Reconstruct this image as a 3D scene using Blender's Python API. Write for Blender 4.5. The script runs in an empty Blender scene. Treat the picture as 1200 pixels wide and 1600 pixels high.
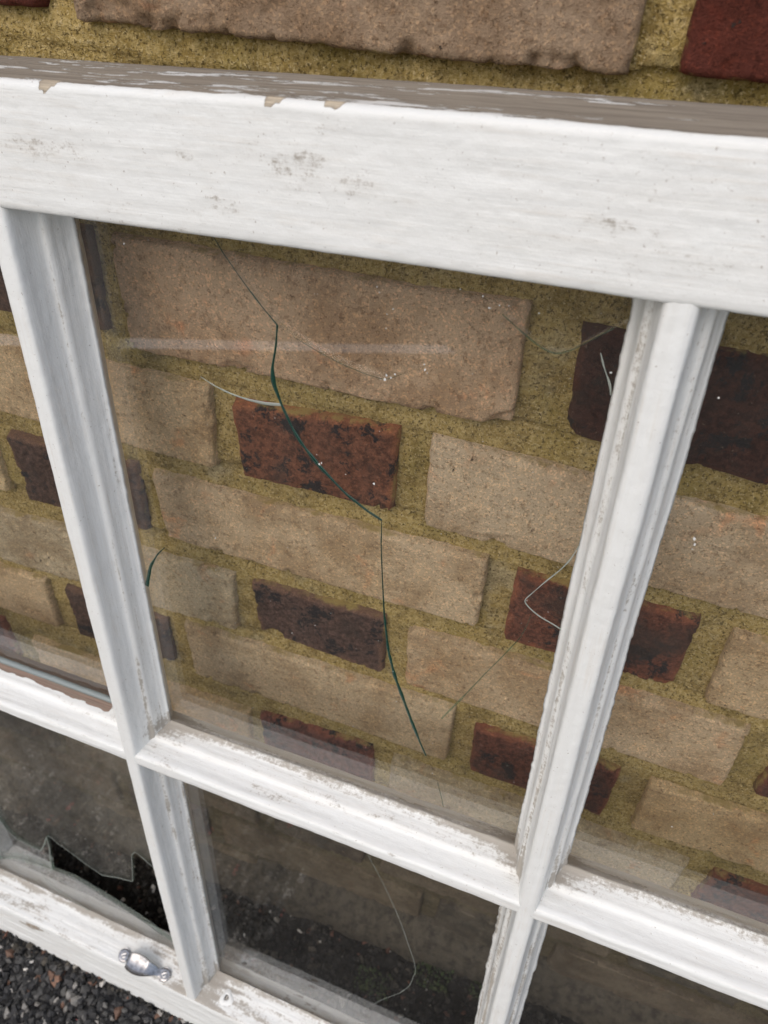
import bpy, math, random
import numpy as np
from mathutils import Matrix, Vector

sc = bpy.context.scene
COL = sc.collection
rng = random.Random(7)

# ------------------------------------------------------------------ camera
cam_d = bpy.data.cameras.new('camera')
cam = bpy.data.objects.new('camera', cam_d)
COL.objects.link(cam)
sc.camera = cam
right = Vector((0.9429768, 0.3279811, 0.0567726))
up = Vector((-0.2586181, 0.6145447, 0.7452862))
back = Vector((0.2095505, -0.7174700, 0.6643233))
cm = Matrix.Identity(4)
for i, a in enumerate((right, up, back)):
    for j in range(3):
        cm[j][i] = a[j]
cm.translation = Vector((0.2354916, -0.3013969, 0.2018991))
cam.matrix_world = cm
cam_d.sensor_fit = 'VERTICAL'
cam_d.sensor_height = 24.0
cam_d.sensor_width = 18.0
cam_d.lens = 24.0 * 1167 / 1600
cam_d.clip_start = 0.01
cam_d.clip_end = 500
cam_d.dof.use_dof = True
cam_d.dof.focus_distance = 0.36
cam_d.dof.aperture_fstop = 10

# ------------------------------------------------------------------ light
SUN_EL, SUN_AZ = math.radians(43), math.radians(-163)     # overcast: big soft sun, high, in front of the wall and a little to the left
world = bpy.data.worlds.new('World')
sc.world = world
world.use_nodes = True
wn = world.node_tree
sky = wn.nodes.new('ShaderNodeTexSky')
sky.sky_type = 'NISHITA'
sky.sun_disc = False
sky.sun_elevation = SUN_EL
sky.sun_rotation = SUN_AZ
sky.air_density = 1.0
sky.dust_density = 3.8
sky.ozone_density = 1.5
wn.nodes['Background'].inputs['Strength'].default_value = 0.15
wn.links.new(sky.outputs[0], wn.nodes['Background'].inputs['Color'])
sun_d = bpy.data.lights.new('sun', 'SUN')
sun_d.energy = 1.1
sun_d.angle = math.radians(138)
sun_d.color = (1.0, 0.997, 0.985)
sun = bpy.data.objects.new('sun', sun_d)
COL.objects.link(sun)
sdir = Vector((math.sin(SUN_AZ) * math.cos(SUN_EL), math.cos(SUN_AZ) * math.cos(SUN_EL), math.sin(SUN_EL)))
sun.rotation_euler = sdir.to_track_quat('Z', 'Y').to_euler()
sun.location = (-1, -3, 4)
sc.view_settings.view_transform = 'Standard'
sc.view_settings.look = 'None'
sc.view_settings.gamma = 1
sc.view_settings.exposure = 0.0

# ------------------------------------------------------------------ numpy noise
def _h(ix, iy, iz, seed):
    n = (ix.astype(np.int64) * 374761393 + iy.astype(np.int64) * 668265263 + iz.astype(np.int64) * 2147483647 + seed * 974711) & 0xffffffff
    n = ((n ^ (n >> 13)) * 1274126177) & 0xffffffff
    n = ((n ^ (n >> 16)) * 2246822519) & 0xffffffff
    return ((n ^ (n >> 15)) & 0xffffff) / float(0xffffff) * 2 - 1
def vnoise(x, y, z=0.0, seed=0):
    x = np.asarray(x, float); y = np.asarray(y, float) + 0 * x; z = np.asarray(z, float) + 0 * x
    x0, y0, z0 = np.floor(x), np.floor(y), np.floor(z)
    f = [a - b for a, b in ((x, x0), (y, y0), (z, z0))]
    f = [a * a * a * (a * (a * 6 - 15) + 10) for a in f]
    r = 0
    for i in (0, 1):
        for j in (0, 1):
            for k in (0, 1):
                w = (f[0] if i else 1 - f[0]) * (f[1] if j else 1 - f[1]) * (f[2] if k else 1 - f[2])
                r = r + w * _h(x0 + i, y0 + j, z0 + k, seed)
    return r
def fbm(x, y, z=0.0, seed=0, octv=3, gain=0.5):
    a, s, t, fr = 1.0, 0.0, 0.0, 1.0
    for o in range(octv):
        s = s + a * vnoise(np.asarray(x) * fr, np.asarray(y) * fr, np.asarray(z) * fr, seed + 17 * o)
        t += a; a *= gain; fr *= 2.03
    return s / t
def sstep(a, b, x):
    t = np.clip((x - a) / (b - a), 0, 1)
    return t * t * (3 - 2 * t)

# ------------------------------------------------------------------ object helpers
def prop(o, label=None, cat=None, group=None, kind=None):
    if label: o['label'] = label
    if cat: o['category'] = cat
    if group: o['group'] = group
    if kind: o['kind'] = kind
    return o
def mesh_np(name, V, F, mats, smooth=True, attrs=None, mat_idx=None):
    """V (n,3) metres; F (m,4) or (m,3) index array, or a list of arrays"""
    me = bpy.data.meshes.new(name)
    Fs = F if isinstance(F, list) else [F]
    nv = len(V)
    tot = np.concatenate([np.full(len(f), f.shape[1]) for f in Fs])
    idx = np.concatenate([f.ravel() for f in Fs])
    me.vertices.add(nv); me.loops.add(len(idx)); me.polygons.add(len(tot))
    me.vertices.foreach_set('co', np.asarray(V, np.float32).ravel())
    me.loops.foreach_set('vertex_index', idx.astype(np.int32))
    st = np.concatenate([[0], np.cumsum(tot)[:-1]])
    me.polygons.foreach_set('loop_start', st.astype(np.int32))
    me.polygons.foreach_set('loop_total', tot.astype(np.int32))
    me.polygons.foreach_set('use_smooth', np.full(len(tot), smooth))
    if mat_idx is not None:
        me.polygons.foreach_set('material_index', np.asarray(mat_idx, np.int32))
    for m in (mats if isinstance(mats, (list, tuple)) else [mats]):
        me.materials.append(m)
    for k, a in (attrs or {}).items():
        a = np.asarray(a, np.float32)
        if a.ndim == 1:
            at = me.attributes.new(k, 'FLOAT', 'POINT'); at.data.foreach_set('value', a)
        else:
            at = me.attributes.new(k, 'FLOAT_COLOR', 'POINT')
            at.data.foreach_set('color', np.concatenate([a, np.ones((len(a), 1), np.float32)], 1).ravel())
    me.update(calc_edges=True)
    me.validate()
    return me
def link(name, me, parent=None):
    o = bpy.data.objects.new(name, me)
    COL.objects.link(o)
    if parent: o.parent = parent
    return o
def empty(name, loc=(0, 0, 0)):
    o = bpy.data.objects.new(name, None)
    o.empty_display_size = 0.05
    COL.objects.link(o); o.location = loc
    return o
def grid_faces(nu, nv, closed_v=False):
    i = np.arange(nu - 1)[:, None]
    j = np.arange(nv if closed_v else nv - 1)[None, :]
    j2 = (j + 1) % nv
    a = i * nv + j; b = (i + 1) * nv + j; c = (i + 1) * nv + j2; d = i * nv + j2
    return np.stack([a, b, c, d], -1).reshape(-1, 4)

# ------------------------------------------------------------------ node helpers
class NT:
    def __init__(s, name):
        s.m = bpy.data.materials.new(name); s.m.use_nodes = True
        s.t = s.m.node_tree; s.t.nodes.clear()
        s.out = s.t.nodes.new('ShaderNodeOutputMaterial')
    def n(s, typ, **kw):
        nd = s.t.nodes.new('ShaderNode' + typ)
        for k, v in kw.items():
            if k.startswith('_'): setattr(nd, k[1:], v)
            else: s.put(nd.inputs[k.replace('__', ' ')], v)
        return nd
    def put(s, sock, v):
        if hasattr(v, 'is_linked') or isinstance(v, bpy.types.NodeSocket): s.t.links.new(v, sock)
        elif isinstance(v, tuple) and len(v) == 3 and sock.type == 'RGBA': sock.default_value = (*v, 1)
        else: sock.default_value = v
    def coord(s, rnd=True):
        c = s.n('TexCoord').outputs['Object']
        if not rnd: return c
        oi = s.n('ObjectInfo')
        mul = s.n('Math', _operation='MULTIPLY'); s.put(mul.inputs[0], oi.outputs['Random']); mul.inputs[1].default_value = 13.7
        va = s.n('VectorMath', _operation='ADD'); s.put(va.inputs[0], c); s.put(va.inputs[1], mul.outputs[0])
        return va.outputs[0]
    def noise(s, co, scale, detail=3, rough=0.55, dist=0.0):
        nd = s.n('TexNoise', Scale=scale, Detail=detail, Roughness=rough, Distortion=dist); s.put(nd.inputs['Vector'], co)
        return nd.outputs['Fac']
    def scale(s, co, v):
        m = s.n('Mapping'); s.put(m.inputs['Vector'], co); m.inputs['Scale'].default_value = v
        return m.outputs[0]
    def vor(s, co, scale, out='Distance', feat='F1'):
        nd = s.n('TexVoronoi', Scale=scale, _feature=feat); s.put(nd.inputs['Vector'], co)
        return nd.outputs[out]
    def mix(s, a, b, f, mode='MIX'):
        nd = s.t.nodes.new('ShaderNodeMix'); nd.data_type = 'RGBA'; nd.blend_type = mode
        s.put(nd.inputs[0], f); s.put(nd.inputs[6], a); s.put(nd.inputs[7], b)
        return nd.outputs[2]
    def ramp(s, f, a, b, lo=0.0, hi=1.0):
        nd = s.n('MapRange', _interpolation_type='SMOOTHSTEP'); s.put(nd.inputs['Value'], f)
        for k, v in (('From Min', a), ('From Max', b), ('To Min', lo), ('To Max', hi)): nd.inputs[k].default_value = v
        return nd.outputs[0]
    def math(s, op, a, b=0.0, clamp=False):
        nd = s.n('Math', _operation=op, _use_clamp=clamp); s.put(nd.inputs[0], a); s.put(nd.inputs[1], b)
        return nd.outputs[0]
    def attr(s, name, out='Fac'):
        return s.n('Attribute', _attribute_name=name).outputs[out]
    def bump(s, h, dist, strength=1.0, prev=None):
        nd = s.n('Bump', Strength=strength, Distance=dist); s.put(nd.inputs['Height'], h)
        if prev is not None: s.put(nd.inputs['Normal'], prev)
        return nd.outputs[0]
    def bsdf(s, col, rough, normal=None, metal=0.0, spec=0.5):
        b = s.n('BsdfPrincipled', Roughness=rough, Metallic=metal); s.put(b.inputs['Base Color'], col)
        b.inputs['Specular IOR Level'].default_value = spec
        if normal is not None: s.put(b.inputs['Normal'], normal)
        s.t.links.new(b.outputs[0], s.out.inputs['Surface'])
        return b

MORTAR_A, MORTAR_B = (0.45, 0.325, 0.110), (0.64, 0.49, 0.215)

def foot_tone(t, c, z_hi=-0.36, z_lo=-0.47, mul=(0.36, 0.36, 0.40)):
    """darker, browner and more even colour towards the foot of the wall"""
    p = t.n('NewGeometry').outputs['Position']
    z = t.n('SeparateXYZ'); t.put(z.inputs[0], p)
    f = t.ramp(t.math('ADD', z.outputs[2], t.math('MULTIPLY', t.noise(p, 14, 4, 0.65), 0.12)), z_lo + 0.06, z_hi + 0.06, 1, 0)
    g = t.mix((0.085, 0.076, 0.058), (0.20, 0.175, 0.13), t.ramp(t.noise(p, 34, 5, 0.7), 0.38, 0.68))     # blotchy brown that evens out bricks and joints
    return t.mix(c, t.mix(t.mix(c, mul, 1.0, 'MULTIPLY'), g, 0.62), f)
def mat_brick(name, burnt):
    t = NT(name)
    co = t.coord()
    oi = t.n('ObjectInfo')
    base = oi.outputs['Color']
    n1 = t.noise(co, 22, 4, 0.6)
    n2 = t.noise(co, 300, 5, 0.7)
    grain = t.noise(co, 1250, 4, 0.75)
    sand = t.vor(co, 1000, 'Color')
    sv = t.n('SeparateColor'); t.put(sv.inputs[0], sand); sv = sv.outputs[0]
    if burnt:
        c = t.mix(base, t.mix(base, (0.45, 0.42, 0.42), 1.0, 'MULTIPLY'), t.ramp(n2, 0.40, 0.62))
        c = t.mix(c, t.mix(base, (1.7, 1.6, 1.3), 1.0, 'MULTIPLY'), t.ramp(t.math('ADD', t.math('MULTIPLY', t.attr('edge'), 0.45), t.math('MULTIPLY', t.noise(co, 38, 5, 0.75), 1.0)), 0.62, 0.98, 0, 0.75))
        c = t.mix(c, (0.016, 0.016, 0.019), t.ramp(t.noise(co, 48, 6, 0.78, 0.2), 0.535, 0.60, 0, 0.95))
        c = t.mix(c, (0.05, 0.034, 0.028), t.ramp(n1, 0.5, 0.66, 0, 0.7))
        c = t.mix(c, (0.24, 0.17, 0.13), t.ramp(t.noise(co, 480, 3, 0.7), 0.64, 0.74, 0, 0.6))
        rough = 0.75
    else:
        c = t.mix(base, t.mix(base, (0.70, 0.64, 0.57), 1.0, 'MULTIPLY'), t.ramp(n1, 0.38, 0.68))
        c = t.mix(c, t.mix(base, (1.25, 1.22, 1.16), 1.0, 'MULTIPLY'), t.ramp(t.noise(co, 75, 4, 0.7), 0.5, 0.75, 0, 0.8))
        c = t.mix(c, t.mix(base, (1.08, 0.74, 0.58), 1.0, 'MULTIPLY'), t.ramp(t.noise(co, 30, 3, 0.7, 0.6), 0.58, 0.74, 0, 0.75))
        c = t.mix(c, t.mix(c, (0.55, 0.5, 0.46), 1.0, 'MULTIPLY'), t.ramp(n2, 0.52, 0.66, 0, 0.85))
        c = t.mix(c, t.mix(c, (0.45, 0.40, 0.36), 1.0, 'MULTIPLY'), t.ramp(t.noise(co, 520, 4, 0.8), 0.56, 0.66, 0, 0.85))
        pn = t.math('ADD', t.noise(co, 150, 4, 0.75), t.math('MULTIPLY', t.noise(co, 33, 2), 0.35))
        c = t.mix(c, (0.045, 0.038, 0.034), t.ramp(pn, 0.875, 0.915, 0, 0.9))
        rough = 0.92
    c = t.mix(c, t.mix(c, (1.42, 1.36, 1.28), 1.0, 'MULTIPLY'), t.ramp(sv, 0.72, 0.9, 0, 0.85))
    c = t.mix(c, t.mix(c, (0.48, 0.45, 0.43), 1.0, 'MULTIPLY'), t.ramp(grain, 0.54, 0.68, 0, 0.8))
    # mortar smeared over the arrises here and there
    sm = t.ramp(t.math('ADD', t.math('MULTIPLY', t.attr('edge'), 0.7), t.math('ADD', t.math('MULTIPLY', t.noise(co, 140, 4, 0.75), 0.6), t.math('MULTIPLY', t.noise(co, 26, 2), 0.75))), 1.34, 1.56, 0, 0.8)
    c = t.mix(c, (0.40, 0.30, 0.10), sm)
    c = foot_tone(t, c)
    h = t.math('ADD', t.math('MULTIPLY', n2, 1.0), t.math('ADD', t.math('MULTIPLY', grain, 0.7), t.math('MULTIPLY', sv, 0.12)))
    t.bsdf(c, rough, t.bump(h, 0.0024 if not burnt else 0.0015, 1.0), spec=0.25)
    return t.m
def mat_mortar():
    t = NT('sandy_mortar')
    co = t.coord(False)
    g = t.noise(co, 420, 4, 0.8)
    g2 = t.noise(co, 760, 3, 0.75)
    g3 = t.noise(co, 610, 3, 0.75)
    n1 = t.noise(co, 16, 5, 0.65)
    n2 = t.noise(co, 60, 4, 0.7)
    c = t.mix(MORTAR_A, MORTAR_B, t.ramp(g, 0.42, 0.60))
    c = t.mix(c, (0.30, 0.235, 0.060), t.ramp(n1, 0.48, 0.66, 0, 0.55))
    c = t.mix(c, (0.52, 0.46, 0.32), t.ramp(t.noise(co, 23, 4, 0.7), 0.55, 0.7, 0, 0.5))
    c = t.mix(c, t.mix(c, (0.55, 0.53, 0.48), 1.0, 'MULTIPLY'), t.ramp(n2, 0.47, 0.66, 0, 0.8))
    c = t.mix(c, (0.78, 0.64, 0.36), t.ramp(g2, 0.56, 0.66, 0, 0.8))
    c = t.mix(c, (0.11, 0.078, 0.03), t.ramp(g3, 0.53, 0.63, 0, 0.85))
    c = foot_tone(t, c)
    h = t.math('ADD', t.math('MULTIPLY', g, 1.3), t.math('ADD', t.math('MULTIPLY', t.noise(co, 240, 3, 0.7), 0.8), t.math('MULTIPLY', g2, 0.8)))
    t.bsdf(c, 0.95, t.bump(h, 0.0024, 1.0), spec=0.15)
    return t.m
def mat_paint():
    t = NT('old_white_gloss_paint')
    co = t.coord()
    oc = t.n('TexCoord').outputs['Object']
    st = t.attr('along', 'Vector')                     # (along, across) in metres: brush strokes follow the timber
    s1 = t.noise(t.scale(st, (20, 520, 1)), 1.0, 4, 0.65)
    s2 = t.noise(t.scale(st, (7, 110, 1)), 1.0, 4, 0.6)
    n1 = t.noise(co, 30, 5, 0.65)
    n3 = t.noise(t.scale(st, (55, 160, 1)), 1.0, 5, 0.72)
    nf = t.noise(co, 420, 4, 0.75)
    c = t.mix((0.765, 0.785, 0.775), (0.69, 0.70, 0.68), t.ramp(s2, 0.4, 0.75, 0, 0.45))
    c = t.mix(c, (0.66, 0.635, 0.585), t.math('MULTIPLY', t.ramp(s1, 0.45, 0.7), t.ramp(n1, 0.40, 0.64, 0, 0.5)))
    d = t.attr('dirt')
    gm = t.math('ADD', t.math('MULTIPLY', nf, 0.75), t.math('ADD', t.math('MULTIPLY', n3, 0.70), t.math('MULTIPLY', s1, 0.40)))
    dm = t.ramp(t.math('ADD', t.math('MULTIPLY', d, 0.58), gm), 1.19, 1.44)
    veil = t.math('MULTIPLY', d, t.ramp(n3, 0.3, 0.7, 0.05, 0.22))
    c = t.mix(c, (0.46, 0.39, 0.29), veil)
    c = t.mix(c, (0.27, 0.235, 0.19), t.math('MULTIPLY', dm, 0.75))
    sp = t.ramp(t.noise(co, 620, 3, 0.65), 0.675, 0.72)
    c = t.mix(c, (0.25, 0.2, 0.16), t.math('MULTIPLY', sp, 0.6))
    b = t.attr('bare')
    wood = t.mix((0.22, 0.19, 0.155), (0.09, 0.072, 0.055), t.ramp(t.noise(t.scale(st, (18, 900, 1)), 1.0, 4, 0.7), 0.4, 0.7))
    wood = t.mix(wood, t.attr('barecol', 'Color'), t.ramp(s1, 0.35, 0.6, 0.25, 0.75))
    bm = t.ramp(t.math('ADD', b, t.math('MULTIPLY', t.math('SUBTRACT', t.noise(t.scale(st, (90, 400, 1)), 1.0, 4, 0.7), 0.5), 1.3)), 0.47, 0.53)
    c = t.mix(c, wood, bm)
    h = t.math('ADD', t.math('MULTIPLY', s1, 0.22), t.math('MULTIPLY', t.noise(co, 130, 4, 0.6), 0.6))
    nr = t.bump(h, 0.0011, 0.8)
    nr = t.bump(t.math('MULTIPLY', bm, -1.0), 0.0006, 0.9, nr)
    rough = t.ramp(t.math('ADD', bm, dm), 0.0, 1.0, 0.42, 0.85)
    t.bsdf(c, rough, nr, spec=0.4)
    return t.m
def mat_glass(name, dust_haze, tint=(0.992, 0.996, 0.992)):
    t = NT(name)
    co = t.coord()
    geo = t.n('NewGeometry')
    fr = t.n('Fresnel')
    t.put(fr.inputs['IOR'], t.ramp(geo.outputs['Backfacing'], 0.0, 1.0, 1.5, 1 / 1.5))     # no refraction in the slab: both faces reflect alike
    tr = t.n('BsdfTransparent', Color=tint)
    gl = t.n('BsdfGlossy', Roughness=0.0, Color=(1, 1, 1))
    df = t.n('BsdfDiffuse', Color=(0.42, 0.40, 0.35))
    m1 = t.n('MixShader'); t.put(m1.inputs[0], fr.outputs[0]); t.put(m1.inputs[1], tr.outputs[0]); t.put(m1.inputs[2], gl.outputs[0])
    n = t.noise(co, 18, 5, 0.7, 0.8)
    ns = t.noise(t.scale(co, (1, 1, 0.35)), 90, 4, 0.75)
    sp = t.ramp(t.noise(co, 520, 2, 0.5), 0.74, 0.78)
    f = t.math('ADD', t.math('MULTIPLY', t.ramp(t.math('MULTIPLY', n, ns), 0.12, 0.42), dust_haze), t.math('MULTIPLY', sp, min(0.5, dust_haze * 12)))
    f = t.math('ADD', f, dust_haze * 0.35, True)
    m2 = t.n('MixShader'); t.put(m2.inputs[0], f); t.put(m2.inputs[1], m1.outputs[0]); t.put(m2.inputs[2], df.outputs[0])
    t.t.links.new(m2.outputs[0], t.out.inputs['Surface'])
    return t.m
def mat_glass_edge(name, col, a):
    t = NT(name)
    tr = t.n('BsdfTransparent', Color=(0.8, 0.9, 0.85))
    p = t.n('BsdfPrincipled', Roughness=0.12); t.put(p.inputs['Base Color'], col)
    m = t.n('MixShader', Fac=a); t.put(m.inputs[1], tr.outputs[0]); t.put(m.inputs[2], p.outputs[0])
    t.t.links.new(m.outputs[0], t.out.inputs['Surface'])
    return t.m
def mat_plain(name, col, rough, metal=0.0, spec=0.5, nscale=None, var=0.25, bump=0.0):
    t = NT(name)
    c = col; nr = None
    if nscale:
        n = t.noise(t.coord(), nscale, 4, 0.65)
        c = t.mix(col, tuple(x * (1 - var * 2) for x in col), t.ramp(n, 0.4, 0.7))
        if bump: nr = t.bump(n, bump, 0.8)
    t.bsdf(c, rough, nr, metal, spec)
    return t.m
def mat_stone():
    t = NT('tarmac_chippings')
    co = t.coord(False)
    c = t.attr('col', 'Color')
    n = t.noise(co, 600, 3, 0.7)
    c = t.mix(c, t.mix(c, (2.0, 1.95, 1.9), 1.0, 'MULTIPLY'), t.ramp(n, 0.55, 0.72))
    t.bsdf(c, 0.62, t.bump(n, 0.0009, 0.8), spec=0.5)
    return t.m
def mat_ground(name, a, b):
    t = NT(name)
    co = t.coord(False)
    v = t.vor(co, 130)
    n = t.noise(co, 420, 3, 0.7)
    c = t.mix(a, b, t.ramp(n, 0.4, 0.75))
    c = t.mix(c, t.mix(c, (0.5, 0.5, 0.5), 1.0, 'MULTIPLY'), t.ramp(v, 0.25, 0.6))
    c = t.mix(c, t.mix(c, (1.35, 1.32, 1.25), 1.0, 'MULTIPLY'), t.ramp(t.noise(co, 1.3, 4, 0.6), 0.45, 0.65))
    t.bsdf(c, 0.85, t.bump(t.math('ADD', t.math('MULTIPLY', v, -1.0), t.math('MULTIPLY', n, 0.4)), 0.004, 0.9), spec=0.3)
    return t.m

M_TAN, M_BURNT, M_MORTAR, M_PAINT = mat_brick('tan_brick', False), mat_brick('burnt_brick', True), mat_mortar(), mat_paint()
M_GLASS = mat_glass('window_glass', 0.014)
M_GLASS_D = mat_glass('dusty_window_glass', 0.012)
M_GLASS_B = mat_glass('dusty_hazed_glass', 0.080)  # dusty film, with reflection haze painted in as extra pale colour
M_CRACK = mat_glass_edge('green_glass_edge', (0.010, 0.05, 0.035), 0.86)  # dark, pale and faint copies: reflections in the fracture put into the colour
M_CRACK_L = mat_glass_edge('bright_glass_edge', (0.50, 0.53, 0.50), 0.45)
M_CRACK_F = mat_glass_edge('faint_glass_edge', (0.10, 0.12, 0.10), 0.16)
M_EDGE = mat_plain('glass_edge_film', (0.22, 0.255, 0.255), 0.25)
M_FLECK = mat_glass_edge('white_fleck', (0.78, 0.78, 0.77), 0.8)
M_CHROME = mat_plain('worn_chrome', (0.40, 0.40, 0.41), 0.25, 1.0, nscale=260, var=0.22)
M_SCREW = mat_plain('screw_steel', (0.5, 0.5, 0.5), 0.35, 1.0)
M_DARK = mat_plain('dark_hole', (0.012, 0.011, 0.010), 0.9)
M_PUTTY = mat_plain('old_putty', (0.62, 0.60, 0.55), 0.8, nscale=200, bump=0.0008)
M_STONE = mat_stone()
M_TARMAC = mat_ground('tarmac', (0.035, 0.035, 0.037), (0.085, 0.082, 0.080))
M_SOIL = mat_ground('dark_soil', (0.014, 0.012, 0.010), (0.036, 0.031, 0.025))
M_LINE = mat_plain('road_paint', (0.85, 0.85, 0.83), 0.7, nscale=60, var=0.1)
M_HAUNCH = mat_plain('dirty_render', (0.085, 0.072, 0.052), 0.95, nscale=120, var=0.3, bump=0.003)

# ------------------------------------------------------------------ ground (wall foot at y=0, street on -y; the drive falls to the left)
def gz(x):
    return -0.6715 + 0.0742 * 2.0 * np.tanh(np.asarray(x, float) / 2.0)
def axis(fine0, fine1, step, far, k=1.35):
    a = list(np.arange(fine0, fine1 + step / 2, step))
    s = step; x = a[-1]
    while x < far: s *= k; x += s; a.append(x)
    s = step; x = a[0]
    while x > -far: s *= k; x -= s; a.insert(0, x)
    return np.array(a)
gx = axis(-0.5, 0.6, 0.004, 150); gy = axis(-0.55, 0.02, 0.004, 150)
gy = gy[gy <= 0.30]
X, Y = np.meshgrid(gx, gy, indexing='ij')
near = sstep(3.0, 0.5, np.hypot(X, Y))
Z = gz(X) + near * (0.0028 * fbm(X * 130, Y * 130, 0, 3, 2) + 0.002 * fbm(X * 30, Y * 30, 0, 5, 2))
g = link('ground', mesh_np('ground', np.stack([X, Y, Z], -1).reshape(-1, 3), grid_faces(len(gx), len(gy)), M_TARMAC))
prop(g, 'black tarmac drive under the leaning window sash', 'ground', kind='structure')
# damp soil and crumbs gathered along the wall foot
sx = np.arange(-0.95, 1.05, 0.006); sy = np.linspace(-0.150, 0.01, 34)
X, Y = np.meshgrid(sx, sy, indexing='ij')
edge = sstep(-0.150, -0.105, Y + 0.012 * fbm(X * 18, Y * 18, 0, 8))
Z = gz(X) - 0.006 + edge * (0.012 + 0.012 * sstep(-0.06, 0.0, Y) + 0.004 * fbm(X * 60, Y * 60, 0, 9))
s = link('soil_strip', mesh_np('soil_strip', np.stack([X, Y, Z], -1).reshape(-1, 3), grid_faces(len(sx), len(sy)), M_SOIL))
prop(s, 'dark damp soil along the foot of the brick wall', 'soil', kind='structure')
# a painted bay line across the drive, seen only as a pale streak mirrored in the panes
dv = np.array([0.784, -0.621]); nv_ = np.array([0.621, 0.784])
L = []
for tt in np.linspace(0, 1, 30):
    p = np.array([-1.95, -1.45]) + dv * 1.786 * tt
    L += [p + nv_ * 0.060, p - nv_ * 0.060]
L = np.array(L)
V = np.column_stack([L, gz(L[:, 0]) + 0.006])
ln = link('painted_line', mesh_np('painted_line', V, grid_faces(30, 2)[:, ::-1], M_LINE))
prop(ln, 'white painted line across the tarmac drive', 'road marking', kind='structure')

# loose chippings: one stuff object per kind
_ico = None
def ico():
    p = (1 + 5 ** 0.5) / 2
    v = np.array([(-1, p, 0), (1, p, 0), (-1, -p, 0), (1, -p, 0), (0, -1, p), (0, 1, p), (0, -1, -p), (0, 1, -p), (p, 0, -1), (p, 0, 1), (-p, 0, -1), (-p, 0, 1)], float)
    v /= np.linalg.norm(v[0])
    f = np.array([(0, 11, 5), (0, 5, 1), (0, 1, 7), (0, 7, 10), (0, 10, 11), (1, 5, 9), (5, 11, 4), (11, 10, 2), (10, 7, 6), (7, 1, 8), (3, 9, 4), (3, 4, 2), (3, 2, 6), (3, 6, 8), (3, 8, 9), (4, 9, 5), (2, 4, 11), (6, 2, 10), (8, 6, 7), (9, 8, 1)])
    return v, f
def scatter(name, n, area, size, palette, seed, zfun, label, cat):
    r = np.random.RandomState(seed)
    v0, f0 = ico()
    Vs, Cs = [], []
    px = r.uniform(area[0], area[1], n); py = r.uniform(area[2], area[3], n)
    sz = size[0] + (size[1] - size[0]) * r.rand(n) ** 1.6
    pal = np.array([p[0] for p in palette]); w = np.array([p[1] for p in palette], float); w /= w.sum()
    ci = r.choice(len(pal), n, p=w)
    for i in range(n):
        v = v0 * (1 + 0.34 * r.randn(12, 1)).clip(0.5, 1.5) * (0.7 + 0.6 * r.rand(1, 3)) * sz[i] * (1, 1, 0.75)
        q, _ = np.linalg.qr(r.randn(3, 3)); v = v @ q
        v = v + (px[i], py[i], float(zfun(px[i], py[i])) + sz[i] * r.uniform(-0.25, 0.45))
        Vs.append(v); Cs.append(np.repeat((pal[ci[i]] * (0.65 + 0.7 * r.rand()))[None], 12, 0))
    F = (np.arange(n)[:, None, None] * 12 + f0[None]).reshape(-1, 3)
    o = link(name, mesh_np(name, np.concatenate(Vs), F, M_STONE, smooth=False, attrs={'col': np.concatenate(Cs)}))
    return prop(o, label, cat, kind='stuff')
tar = [((0.028, 0.028, 0.029), 46), ((0.055, 0.054, 0.052), 32), ((0.11, 0.107, 0.10), 13), ((0.30, 0.285, 0.26), 6), ((0.16, 0.09, 0.06), 3), ((0.5, 0.48, 0.44), 1.2), ((0.55, 0.14, 0.13), 0.5)]
gzz = lambda x, y: gz(x)
scatter('tarmac_chippings', 11000, (-0.42, 0.06, -0.42, -0.13), (0.0015, 0.0052), tar, 1, gzz, 'coarse dark chippings of the tarmac in front of the sash', 'tarmac chippings')
soilpal = [((0.015, 0.013, 0.010), 50), ((0.030, 0.026, 0.020), 28), ((0.07, 0.06, 0.045), 8), ((0.30, 0.28, 0.24), 2.0), ((0.6, 0.58, 0.54), 1.4), ((0.12, 0.055, 0.035), 4)]
scatter('wall_foot_debris', 7500, (-0.48, 0.62, -0.150, 0.0), (0.0009, 0.0036), soilpal, 2, lambda x, y: gz(x) + 0.008 + 0.010 * sstep(-0.06, 0.0, y), 'dark crumbs and pale flecks of debris behind the sash', 'debris')

mosspal = [((0.03, 0.055, 0.012), 3), ((0.05, 0.07, 0.018), 2)]
for k, (mx_, my_) in enumerate(((0.245, -0.035), (0.19, -0.06), (0.30, -0.028))):
    scatter('moss', 110, (mx_ - 0.018, mx_ + 0.018, my_ - 0.012, my_ + 0.012), (0.0007, 0.0022), mosspal, 30 + k, lambda x, y: gz(x) + 0.016, ('small green moss tuft nearest the wall under the middle pane', 'small green moss tuft farthest left among the debris', 'small green moss tuft farthest right among the debris')[k], 'moss')

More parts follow.
